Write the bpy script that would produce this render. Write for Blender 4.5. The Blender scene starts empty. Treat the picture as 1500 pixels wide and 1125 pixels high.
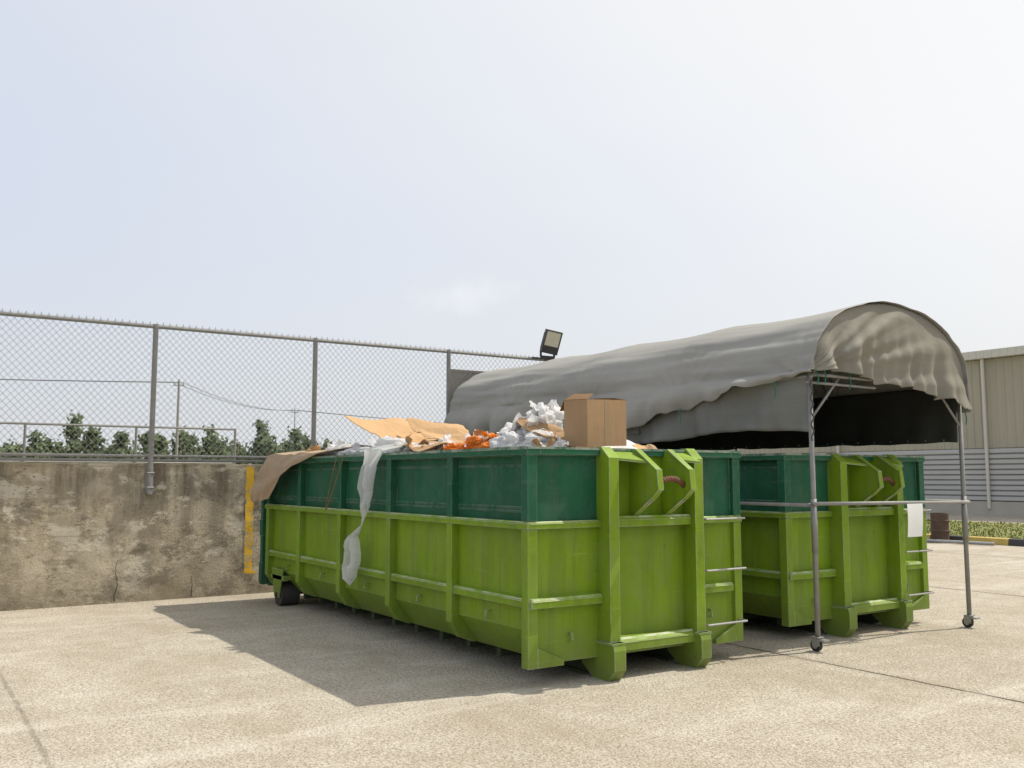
import bpy, bmesh, math, random
from mathutils import Vector, noise, Matrix, Euler
random.seed(7)
scene = bpy.context.scene
R = math.radians

# ------------------------------------------------------------------ helpers
class MB:
    def __init__(s): s.v=[]; s.f=[]; s.m=[]
    def add(s, vs, fs, mi=0):
        o=len(s.v); s.v+= [tuple(p) for p in vs]
        for f in fs: s.f.append([i+o for i in f]); s.m.append(mi)
    def box(s,x0,x1,y0,y1,z0,z1,mi=0):
        vs=[(x,y,z) for x in (x0,x1) for y in (y0,y1) for z in (z0,z1)]
        s.add(vs,[(0,1,3,2),(4,6,7,5),(0,4,5,1),(2,3,7,6),(0,2,6,4),(1,5,7,3)],mi)
    def prism(s,poly,axis,a0,a1,mi=0):
        n=len(poly); vs=[]
        for a in (a0,a1):
            for p,q in poly:
                vs.append({'x':(a,p,q),'y':(p,a,q),'z':(p,q,a)}[axis])
        fs=[tuple(range(n)),tuple(range(2*n-1,n-1,-1))]
        for i in range(n): fs.append((i,(i+1)%n,n+(i+1)%n,n+i))
        s.add(vs,fs,mi)
    def tube(s,p0,p1,r,n=8,mi=0,r1=None,cap=True):
        p0=Vector(p0);p1=Vector(p1); d=(p1-p0).normalized()
        a=Vector((0,0,1)) if abs(d.z)<.9 else Vector((1,0,0))
        u=d.cross(a).normalized(); w=d.cross(u); r1=r if r1 is None else r1
        vs=[]
        for p,rr in((p0,r),(p1,r1)):
            for i in range(n):
                t=2*math.pi*i/n; vs.append(p+u*math.cos(t)*rr+w*math.sin(t)*rr)
        fs=[(i,(i+1)%n,n+(i+1)%n,n+i) for i in range(n)]
        if cap: fs+= [tuple(range(n-1,-1,-1)),tuple(range(n,2*n))]
        s.add(vs,fs,mi)
    def path(s,pts,r,n=8,mi=0):
        for a,b in zip(pts[:-1],pts[1:]): s.tube(a,b,r,n,mi)
    def grid(s,fn,nu,nv,mi=0):
        vs=[fn(i/nu,j/nv) for j in range(nv+1) for i in range(nu+1)]
        fs=[(j*(nu+1)+i,j*(nu+1)+i+1,(j+1)*(nu+1)+i+1,(j+1)*(nu+1)+i) for j in range(nv) for i in range(nu)]
        s.add(vs,fs,mi)
    def done(s,name,mats,parent=None,smooth=False,bevel=0,recalc=True,loc=None,solid=0):
        me=bpy.data.meshes.new(name); me.from_pydata(s.v,[],s.f)
        if not isinstance(mats,(list,tuple)): mats=[mats]
        for m in mats: me.materials.append(m)
        me.polygons.foreach_set('material_index',s.m)
        if recalc:
            bm=bmesh.new(); bm.from_mesh(me); bmesh.ops.recalc_face_normals(bm,faces=bm.faces); bm.to_mesh(me); bm.free()
        if smooth: me.polygons.foreach_set('use_smooth',[True]*len(me.polygons))
        me.update()
        ob=bpy.data.objects.new(name,me); scene.collection.objects.link(ob)
        if parent: ob.parent=parent
        if loc: ob.location=loc
        if solid:
            md=ob.modifiers.new('solid','SOLIDIFY'); md.thickness=solid; md.offset=0
        if bevel:
            md=ob.modifiers.new('bev','BEVEL'); md.width=bevel; md.segments=2; md.limit_method='ANGLE'; md.angle_limit=R(40)
        return ob
def empty(name,loc=(0,0,0)):
    e=bpy.data.objects.new(name,None); e.location=loc; e.empty_display_size=.3
    scene.collection.objects.link(e); return e
def nz(x,y,z=0): return noise.noise(Vector((x,y,z)))
def ridged(p,oct=4):
    a=1;t=0
    for i in range(oct):
        t+=a*(1-abs(noise.noise(p))*2.2); p=p*2.03+Vector((3.1,1.7,9.2)); a*=.42
    return t

# ------------------------------------------------------------------ materials
class NT:
    def __init__(s,name):
        s.mat=bpy.data.materials.new(name); s.mat.use_nodes=True
        s.t=s.mat.node_tree; s.b=s.t.nodes['Principled BSDF']; s.out=s.t.nodes['Material Output']
        tc=s.t.nodes.new('ShaderNodeTexCoord'); s.co=tc.outputs['Object']
    def n(s,typ,**k):
        nd=s.t.nodes.new(typ)
        for a,b in k.items(): setattr(nd,a,b)
        return nd
    def l(s,a,b): s.t.links.new(a,b)
    def mapping(s,scale,loc=(0,0,0),rot=(0,0,0)):
        m=s.n('ShaderNodeMapping'); m.inputs['Scale'].default_value=scale; m.inputs['Location'].default_value=loc
        m.inputs['Rotation'].default_value=rot
        s.l(s.co,m.inputs[0]); return m.outputs[0]
    def noise(s,scale,detail=4,rough=.55,co=None,dist=0):
        nd=s.n('ShaderNodeTexNoise'); nd.inputs['Scale'].default_value=scale; nd.inputs['Detail'].default_value=detail
        nd.inputs['Roughness'].default_value=rough; nd.inputs['Distortion'].default_value=dist
        s.l(co or s.co,nd.inputs['Vector']); return nd.outputs['Fac']
    def vor(s,scale,feature='F1',co=None,out='Distance'):
        nd=s.n('ShaderNodeTexVoronoi',feature=feature); nd.inputs['Scale'].default_value=scale
        s.l(co or s.co,nd.inputs['Vector']); return nd.outputs[out]
    def ramp(s,fac,stops,interp='LINEAR'):
        nd=s.n('ShaderNodeValToRGB'); cr=nd.color_ramp; cr.interpolation=interp
        while len(cr.elements)<len(stops): cr.elements.new(.5)
        for e,(p,c) in zip(cr.elements,stops):
            e.position=p
            if not isinstance(c,(tuple,list)): c=(c,c,c)
            e.color=(c[0],c[1],c[2],1)
        s.l(fac,nd.inputs[0]); return nd.outputs[0]
    def mix(s,fac,a,b,mode='MIX'):
        nd=s.n('ShaderNodeMix',data_type='RGBA',blend_type=mode)
        for sock,val in((nd.inputs[0],fac),(nd.inputs[6],a),(nd.inputs[7],b)):
            if isinstance(val,bpy.types.NodeSocket): s.l(val,sock)
            elif isinstance(val,(int,float)): sock.default_value=val if sock==nd.inputs[0] else (val,val,val,1)
            else: sock.default_value=(*val,1)
        return nd.outputs[2]
    def math(s,op,a,b=None,c=None,clamp=False):
        nd=s.n('ShaderNodeMath',operation=op); nd.use_clamp=clamp
        for i,val in enumerate((a,b,c)):
            if val is None: continue
            if isinstance(val,bpy.types.NodeSocket): s.l(val,nd.inputs[i])
            else: nd.inputs[i].default_value=val
        return nd.outputs[0]
    def sep(s,co=None):
        nd=s.n('ShaderNodeSeparateXYZ'); s.l(co or s.co,nd.inputs[0]); return nd.outputs
    def bump(s,h,strength=.3,dist=.02,prev=None):
        nd=s.n('ShaderNodeBump'); nd.inputs['Strength'].default_value=strength; nd.inputs['Distance'].default_value=dist
        s.l(h,nd.inputs['Height'])
        if prev: s.l(prev,nd.inputs['Normal'])
        s.l(nd.outputs[0],s.b.inputs['Normal']); return nd.outputs[0]
    def col(s,c): 
        if isinstance(c,bpy.types.NodeSocket): s.l(c,s.b.inputs['Base Color'])
        else: s.b.inputs['Base Color'].default_value=(*c,1)
    def rough(s,v):
        if isinstance(v,bpy.types.NodeSocket): s.l(v,s.b.inputs['Roughness'])
        else: s.b.inputs['Roughness'].default_value=v
    def edge(s,rad=.008):
        bv=s.n('ShaderNodeBevel'); bv.samples=4; bv.inputs['Radius'].default_value=rad
        g=s.n('ShaderNodeNewGeometry')
        vm=s.n('ShaderNodeVectorMath',operation='DOT_PRODUCT'); s.l(bv.outputs[0],vm.inputs[0]); s.l(g.outputs['Normal'],vm.inputs[1])
        return s.math('SUBTRACT',1,vm.outputs['Value'])

def simple(name,c,rough=.6,metal=0,var=.15,scale=6,bump=0):
    k=NT(name); n=k.noise(scale,5)
    k.col(k.mix(n,tuple(x*(1-var) for x in c),tuple(min(1,x*(1+var)) for x in c)))
    k.rough(rough); k.b.inputs['Metallic'].default_value=metal
    if bump: k.bump(k.noise(scale*6,4),bump,.01)
    return k.mat

def paint(name,c,c2,wear=(.42,.44,.38),dirt=1.0):
    k=NT(name)
    n1=k.noise(1.3,6,.62); st=k.noise(1,6,.65,co=k.mapping((7,7,.7)))
    base=k.mix(k.ramp(n1,[(.33,0),(.68,1)]),c,c2)
    base=k.mix(k.math('MULTIPLY',k.ramp(st,[(.45,0),(.70,1)]),.42*dirt),base,tuple(x*.38+.012 for x in c))
    base=k.mix(k.math('MULTIPLY',k.ramp(k.noise(3.2,8,.74,co=k.mapping((2,2,1),(5,5,5))),[(.46,0),(.70,1)]),.38*dirt),base,tuple(x*.5+.10 for x in c))
    z=k.sep()[2]
    g=k.math('MULTIPLY',k.ramp(k.math('ADD',z,k.math('MULTIPLY',st,.45)),[(.25,1),(.75,0)]),.48)
    base=k.mix(g,base,(.14,.13,.075))
    sc=k.ramp(k.noise(15,8,.75),[(.645,0),(.67,1)])
    base=k.mix(k.math('MULTIPLY',sc,.7),base,(.12,.07,.04))
    rr=k.math('MULTIPLY',k.ramp(k.noise(1,5,.6,co=k.mapping((20,20,1.0),(3,1,2))),[(.63,0),(.72,1)]),.45*dirt)
    base=k.mix(rr,base,(.17,.12,.05))
    e=k.math('MULTIPLY',k.edge(.012),k.ramp(k.noise(7,6,.7),[(.38,0),(.58,1)]))
    base=k.mix(k.math('MULTIPLY',e,5.0,clamp=True),base,wear)
    sf=k.ramp(k.noise(1,5,.7,co=k.mapping((1.5,1.5,30),rot=(.12,.1,0))),[(.62,0),(.70,1)])
    base=k.mix(k.math('MULTIPLY',sf,.32),base,tuple(min(1,x*1.3+.10) for x in c))
    sf2=k.ramp(k.noise(1,5,.7,co=k.mapping((3,3,22),(4,7,1),rot=(-.5,.6,0))),[(.68,0),(.71,1)])
    base=k.mix(k.math('MULTIPLY',sf2,.4),base,tuple(x*.3+.02 for x in c))
    k.col(base); k.rough(k.ramp(k.noise(5,4),[(.3,.48),(.7,.75)]))
    k.b.inputs['Specular IOR Level'].default_value=.28
    k.bump(k.noise(1.7,3),.5,.05)
    return k.mat
LIME=paint('lime_green_paint',(.158,.262,.008),(.212,.335,.011))
DARK=paint('dark_green_paint',(.006,.080,.036),(.011,.115,.052),(.22,.28,.24),.7)
def worn(name,c,w_):
    k=NT(name); k.col(k.mix(k.ramp(k.noise(5,8,.75),[(.40,0),(.56,1)]),c,w_)); k.rough(.6); return k.mat
WORN=worn('worn_lime_edge',(.17,.29,.012),(.40,.43,.27)); WORND=worn('worn_dark_edge',(.012,.11,.05),(.26,.30,.24))
UNDER=simple('undercarriage_steel',(.035,.05,.02),.8)
RUST=simple('rusty_steel',(.16,.07,.04),.8,.2,.5,20,.3)
RUBBER=simple('dirty_rubber',(.03,.028,.026),.85)
GALV=simple('galvanised_pipe',(.36,.36,.35),.5,.55,.25,14)
GALVD=simple('dull_grey_pipe',(.26,.255,.245),.6,.3,.35,9)
BLACK=simple('black_plastic',(.02,.02,.022),.5)

def ground_mat():
    k=NT('worn_concrete_ground')
    big=k.noise(.35,8,.66); med=k.noise(1.9,8,.7); fine=k.noise(34,4,.8); grit=k.vor(52)
    c=k.mix(k.ramp(big,[(.3,0),(.7,1)]),(.43,.38,.305),(.565,.515,.43))
    c=k.mix(k.ramp(med,[(.35,.65),(.62,0)]),c,(.36,.31,.235))
    c=k.mix(k.ramp(k.noise(5.5,7,.78),[(.48,0),(.70,.6)]),c,(.63,.585,.50))
    c=k.mix(k.ramp(fine,[(.38,.85),(.54,0)]),c,(.22,.19,.145))
    c=k.mix(k.ramp(grit,[(.14,.7),(.32,0)]),c,(.68,.65,.58))
    gr2=k.vor(26,co=k.mapping((1,1,1),(3,7,0)))
    c=k.mix(k.ramp(gr2,[(.09,.75),(.2,0)]),c,(.17,.145,.11))
    stn=k.noise(.8,9,.76,co=k.mapping((1,.5,1),rot=(0,0,.5)))
    c=k.mix(k.ramp(stn,[(.49,0),(.64,.6)]),c,(.32,.27,.195))
    tr=k.noise(1.0,7,.72,co=k.mapping((.30,1.3,1),rot=(0,0,-.65)),dist=.6)
    c=k.mix(k.ramp(tr,[(.52,0),(.70,.38)]),c,(.68,.64,.565))
    x,y,z=k.sep()
    wob=k.math('MULTIPLY',k.math('SUBTRACT',k.noise(2.2,7,.75),.5),.09)
    def joint(axis,off,per):
        a=k.math('ADD',axis,wob); a=k.math('SUBTRACT',a,off)
        return k.math('PINGPONG',a,per/2)
    jm=joint(x,.82,6.0)
    w=k.ramp(jm,[(.010,1),(.023,0)])
    halo=k.ramp(jm,[(.0,.6),(.12,0)])
    broken=k.ramp(k.noise(2.6,5),[(.36,.45),(.52,1)])
    lft=k.ramp(k.math('MULTIPLY',x,.3),[(.3,.35),(.6,1)])
    c=k.mix(k.math('MULTIPLY',k.math('MULTIPLY',halo,k.noise(4,5)),lft),c,(.22,.19,.14))
    c=k.mix(k.math('MULTIPLY',k.math('MULTIPLY',w,broken),lft),c,(.07,.06,.045))
    k.col(c); k.rough(.92); k.b.inputs['Specular IOR Level'].default_value=.2
    h=k.math('ADD',k.math('MULTIPLY',fine,.6),k.math('MULTIPLY',grit,.8))
    b=k.bump(h,.8,.014)
    b=k.bump(k.noise(3,6,.7),.5,.04,prev=b)
    return k.mat
def wall_mat():
    k=NT('weathered_wall_concrete')
    a=k.noise(1.1,8,.68); b_=k.noise(4,9,.75); st=k.noise(1,8,.7,co=k.mapping((3.0,3,.30)))
    c=k.mix(k.ramp(a,[(.34,0),(.62,1)]),(.40,.335,.235),(.62,.545,.415))
    c=k.mix(k.ramp(b_,[(.40,.65),(.52,0)]),c,(.28,.235,.165))
    x,y,z=k.sep()
    tm=k.n('ShaderNodeMapRange'); k.l(z,tm.inputs[0]); tm.inputs[1].default_value=.2; tm.inputs[2].default_value=1.6
    c=k.mix(k.math('MULTIPLY',k.ramp(st,[(.44,0),(.60,.9)]),tm.outputs[0]),c,(.175,.148,.105))
    c=k.mix(k.ramp(k.noise(1.6,9,.72,co=k.mapping((1,1,1.8),(9,2,4))),[(.53,0),(.57,.8)]),c,(.66,.60,.48))
    c=k.mix(k.ramp(k.noise(1.3,9,.78,co=k.mapping((1,1,1.5),(2,8,4))),[(.54,0),(.60,.75)]),c,(.20,.172,.125))
    c=k.mix(k.ramp(k.noise(.9,9,.8,co=k.mapping((1,1,.7),(7,1,6))),[(.56,0),(.63,.5)]),c,(.13,.115,.085))
    zz=k.math('ADD',z,k.math('MULTIPLY',b_,.5))
    low=k.n('ShaderNodeMapRange'); k.l(zz,low.inputs[0]); low.inputs[1].default_value=.75; low.inputs[2].default_value=.2
    c=k.mix(k.math('MULTIPLY',low.outputs[0],.6),c,(.23,.195,.14))
    bl=k.math('PINGPONG',k.math('ADD',z,k.math('MULTIPLY',k.noise(2,3),.03)),.44)
    c=k.mix(k.math('MULTIPLY',k.ramp(bl,[(.003,.5),(.012,0)]),k.ramp(k.noise(1.7,3),[(.45,0),(.6,1)])),c,(.20,.165,.115))
    pits=k.vor(12,co=k.mapping((1,1,1.6))); c=k.mix(k.math('MULTIPLY',k.ramp(pits,[(.10,.8),(.2,0)]),k.ramp(k.noise(1.2,3),[(.45,0),(.6,1)])),c,(.12,.10,.07))
    k.col(c); k.rough(.95); k.b.inputs['Specular IOR Level'].default_value=.15
    b=k.bump(k.math('ADD',b_,k.math('MULTIPLY',k.noise(40,5,.7),.5)),1,.04)
    return k.mat
def canvas_mat(name,c,trans=.18,dirt=(.14,.13,.11)):
    k=NT(name)
    n=k.noise(.9,5,.6); st=k.noise(1,5,.6,co=k.mapping((1.0,.35,3)))
    cc=k.mix(k.ramp(n,[(.3,0),(.7,1)]),c,tuple(x*1.15 for x in c))
    cc=k.mix(k.ramp(st,[(.46,0),(.72,.5)]),cc,dirt)
    cc=k.mix(k.ramp(k.noise(14,6,.7),[(.58,0),(.8,.2)]),cc,tuple(min(1,x*1.4) for x in c))
    k.col(cc); k.rough(.7); k.b.inputs['Specular IOR Level'].default_value=.35
    k.bump(k.noise(2.2,5,.55,dist=.8,co=k.mapping((1.2,.6,1.6))),.32,.03)
    tr=k.n('ShaderNodeBsdfTranslucent'); k.l(cc,tr.inputs[0])
    ms=k.n('ShaderNodeMixShader'); ms.inputs[0].default_value=trans
    k.l(k.b.outputs[0],ms.inputs[1]); k.l(tr.outputs[0],ms.inputs[2]); k.l(ms.outputs[0],k.out.inputs[0])
    return k.mat
def card_mat(name,c):
    k=NT(name); n=k.noise(3,6,.6)
    cc=k.mix(n,tuple(x*.78 for x in c),tuple(x*1.15 for x in c))
    wv=k.noise(60,2,.5,co=k.mapping((1,.05,.05)))
    cc=k.mix(k.ramp(wv,[(.4,.15),(.6,0)]),cc,tuple(x*.5 for x in c))
    k.col(cc); k.rough(.85); k.b.inputs['Specular IOR Level'].default_value=.15
    k.bump(k.noise(12,4),.25,.01); return k.mat
def plastic_mat(name,c,trans=.3,rough=.35,alpha=1):
    k=NT(name); n=k.noise(8,5,.6)
    cc=k.mix(n,tuple(x*.88 for x in c),c); k.col(cc); k.rough(rough); k.b.inputs['Specular IOR Level'].default_value=.3
    k.bump(k.noise(14,5,.6,dist=1.2),.35,.02)
    tr=k.n('ShaderNodeBsdfTranslucent'); k.l(cc,tr.inputs[0])
    ms=k.n('ShaderNodeMixShader'); ms.inputs[0].default_value=trans
    k.l(k.b.outputs[0],ms.inputs[1]); k.l(tr.outputs[0],ms.inputs[2])
    last=ms.outputs[0]
    if alpha<1:
        tp=k.n('ShaderNodeBsdfTransparent'); m2=k.n('ShaderNodeMixShader'); m2.inputs[0].default_value=alpha
        k.l(tp.outputs[0],m2.inputs[1]); k.l(last,m2.inputs[2]); last=m2.outputs[0]
    k.l(last,k.out.inputs[0])
    return k.mat
GROUND=ground_mat(); WALL=wall_mat()
CANVAS=canvas_mat('grey_canvas',(.30,.295,.27),.07,(.165,.16,.145))
GABLE=canvas_mat('gable_canvas',(.30,.285,.235),.28)
CURTAIN=canvas_mat('side_curtain_canvas',(.19,.195,.178),.08)  # darker than the cover: shaded side and dirt both put into the colour
SHADE=canvas_mat('curtain_painted_shade',(.03,.032,.03),.02,(.02,.02,.02))  # near-black base colour paints the tent's dark interior onto its right and back curtains
CARD=card_mat('cardboard',(.42,.275,.155)); CARD2=card_mat('orange_cardboard',(.54,.345,.18)); CARDD=card_mat('cardboard_inside',(.26,.16,.08))
CARD3=card_mat('greyish_cardboard',(.40,.30,.20))
WHITEP=plastic_mat('white_plastic',(.88,.88,.88),.42,.55)
CLEARP=plastic_mat('cloudy_clear_plastic',(.85,.86,.85),.45,.35,.75)
ORANGEP=plastic_mat('orange_plastic',(.90,.27,.03),.3,.5)
PAPER=simple('white_paper',(.8,.8,.78),.8,0,.05)
k=NT('yellow_paint'); k.col(k.mix(k.ramp(k.noise(9,8,.75),[(.42,0),(.50,1)]),(.44,.36,.19),(.78,.46,.03))); k.rough(.8); k.bump(k.noise(30,4),.5,.01); YELLOW=k.mat

# ------------------------------------------------------------------ ground
m=MB(); m.add([(-900,-900,0),(900,-900,0),(900,900,0),(-900,900,0)],[(0,1,2,3)]); m.done('ground',GROUND,recalc=False)
def grassmat(name,a,b):
    k=NT(name); k.col(k.mix(k.ramp(k.noise(.8,7,.7),[(.35,0),(.65,1)]),a,b)); k.rough(.95)
    k.bump(k.noise(18,5,.7),.8,.05); return k.mat
GR=grassmat('dry_grass',(.13,.16,.035),(.25,.24,.08)); BL=grassmat('grass_blades',(.13,.17,.03),(.21,.23,.06))
m=MB(); m.add([(-900,13.25,.004),(13,13.25,.004),(13,900,.004),(-900,900,.004)],[(0,1,2,3)]); m.done('grass_field',GR,recalc=False)
m=MB(); m.box(22.22,30.5,-20,60,-.05,.12,0)
for i in range(9000):
    x=22.3+random.random()**1.2*8; y=6+random.random()*18; a=random.random()*6.28; h=.02+random.random()*.05
    dx,dy=math.cos(a)*.02,math.sin(a)*.02; lx,ly=(random.random()-.5)*.08,(random.random()-.5)*.08
    m.add([(x-dx,y-dy,.12),(x+dx,y+dy,.12),(x+lx,y+ly,.12+h)],[(0,1,2)],1)
m.done('grass_verge',[GR,BL],recalc=False)
KB=simple('kerb_black_paint',(.05,.05,.05),.8,0,.3); KC=simple('kerb_yellow_paint',(.48,.36,.10),.8,0,.3)
m=MB(); y=-18; i=0
while y<58:
    m.prism([(22,0),(22.02,.15),(22.06,.165),(22.2,.165),(22.2,0)],'y',y,y+.99,i%2); y+=1; i+=1
m.done('painted_kerb',[KC,KB])

# ------------------------------------------------------------------ concrete wall
wall=empty('concrete_wall')
m=MB(); nx=420; nzv=34
def wf(u,v):
    x=-14+u*28; z=v*1.78
    return (x,12.88+nz(x*1.1,z*1.5)*.014+nz(x*5,z*5,3)*.010, z+(nz(x*3,7)*.008+nz(x*9,3)*.008 if v>.98 else 0))
m.grid(wf,nx,nzv)
m.box(-14,14,12.93,13.13,0,1.765)
m.add([wf(i/nx,1) for i in range(nx+1)]+[(-14+28*i/nx,13.0,1.785+nz(i*.5,3)*.004) for i in range(nx+1)],
      [(i,i+1,nx+2+i,nx+1+i) for i in range(nx)])
m.done('wall_body',WALL,wall,smooth=False)
m=MB()
def ys(u,v):
    z=.28+v*1.47; x=4.10+u*.115+(nz(z*9,u*3)*.016+nz(z*25,u*7)*.012 if u in(0,1) else 0)
    y=12.88+nz(x*1.1,z*1.5)*.014+nz(x*5,z*5,3)*.010-.007
    return (x,y,z+ (nz(u*20,v*3)*.06 if v in (0,1) else 0))
m.grid(ys,6,90)
m.box(4.17,4.27,12.864,12.868,.28,.31)
m.done('painted_stripe',YELLOW,wall,recalc=False)
m=MB()
for x0,h in ((2.44,.55),(3.40,.32)):
    z=0.02; x=x0; prev=None
    while z<h:
        w_=.006*(1-z/h)+.002; yy=12.88+nz(x*1.1,z*1.5)*.014+nz(x*5,z*5,3)*.010-.006
        cur=((x-w_,yy,z),(x+w_,yy,z))
        if prev: m.add([prev[0],prev[1],cur[1],cur[0]],[(0,1,2,3)])
        prev=cur; z+=.025; x+=random.uniform(-.010,.010)
m.done('wall_cracks',simple('crack_dark',(.08,.065,.05),.95),wall,recalc=False)

# ------------------------------------------------------------------ chain link fence
fence=empty('chain_link_fence')
zt=3.60; zb=1.88; yf=12.82
m=MB()
xs=[2.81+2.24*i for i in range(-7,5)]
for x in xs:
    m.tube((x,yf,1.38),(x,yf,zt),.034,10)
    m.box(x-.05,x+.05,yf+.018,yf+.046,1.40,1.74)
    m.tube((x,yf,zt-.02),(x,yf,zt+.03),.040,10)
    for z in (1.47,1.66): m.tube((x-.045,yf-.03,z),(x+.045,yf-.03,z),.012,6)
m.tube((xs[0],yf,zt),(xs[-1],yf,zt),.026,8)
m.tube((xs[0],yf,zb),(xs[-1],yf,zb),.02,8)
m.tube((xs[0],yf+.02,1.825),(xs[-1],yf+.02,1.825),.018,8)
m.done('fence_frame',GALVD,fence,smooth=False)
m=MB(); pitch=.086; H=zt+.035-zb; wid=H*.92
def seg(x0,z0,x1,z1,yy):
    if max(x0,x1)>xs[-1] or min(x0,x1)<xs[0]: return
    n=6; pts=[]
    for i in range(n+1):
        t=i/n; X=x0+(x1-x0)*t; Z=z0+(z1-z0)*t
        pts.append((X,yy+.02*nz(X*1.3,Z*1.3)*math.sin(t*3.14),Z+.008*nz(X*2,Z*2,5)))
    for a,b in zip(pts[:-1],pts[1:]): m.tube(a,b,.0028,3,cap=False)
n=int((xs[-1]-xs[0])/pitch)
for i in range(n):
    x=xs[0]+i*pitch
    seg(x,zb,x+wid,zb+H,yf-.040); seg(x+wid,zb,x,zb+H,yf-.036)
for i in range(n):
    x=xs[0]+i*pitch+.02; j=random.uniform(-.006,.006)
    m.tube((x,yf-.034,zt+.01),(x+.012+j,yf-.034,zt+.055),.0035,3); m.tube((x+.02,yf-.034,zt+.01),(x+.006+j,yf-.034,zt+.05),.0035,3)
m.done('wire_mesh',simple('fence_wire',(.26,.26,.25),.6,.3),fence,recalc=False)
m=MB(); m.box(7.36,8.20,yf+.04,yf+.055,2.70,3.31); m.box(7.34,8.22,yf+.056,yf+.08,2.98,3.02); m.box(7.34,8.22,yf+.03,yf+.04,3.29,3.33); m.box(7.34,7.37,yf+.03,yf+.04,2.70,3.288)
m.done('notice_board',simple('brownish_board',(.30,.275,.24),.8,0,.2,3))

# floodlight
fl=empty('flood_light',(9.22,12.80,3.60))
m=MB()
m.tube((-.02,0,-.9),(-.02,0,.05),.026,10); m.box(-.13,.13,-.035,.035,.03,.05)
m.prism([(-.15,.05),(-.15,.16),(-.13,.16),(-.13,.07),(.13,.07),(.13,.16),(.15,.16),(.15,.05)],'y',-.02,.02)
m.box(-.32,.16,-.02,.02,.0,.03)
m.done('bracket',BLACK,fl)
m=MB(); m.box(-.15,.15,-.03,.035,-.02,.38)
for i in range(7): m.box(-.14+i*.043,-.125+i*.043,.035,.08,.02,.32)
m.box(-.15,.15,-.045,-.03,-.02,.11); m.box(-.15,.15,-.045,-.03,.36,.38); m.box(-.15,-.13,-.045,-.03,.11,.36); m.box(.13,.15,-.045,-.03,.11,.36)
h=m.done('lamp_head',BLACK,fl); h.location=(0.0,-.03,.13); h.rotation_euler=(R(18),R(9),R(-12))
m=MB(); m.box(-.129,.129,-.038,-.031,.111,.359)
g=m.done('lamp_glass',simple('lamp_glass',(.45,.44,.34),.3),fl); g.location=h.location; g.rotation_euler=h.rotation_euler

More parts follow.
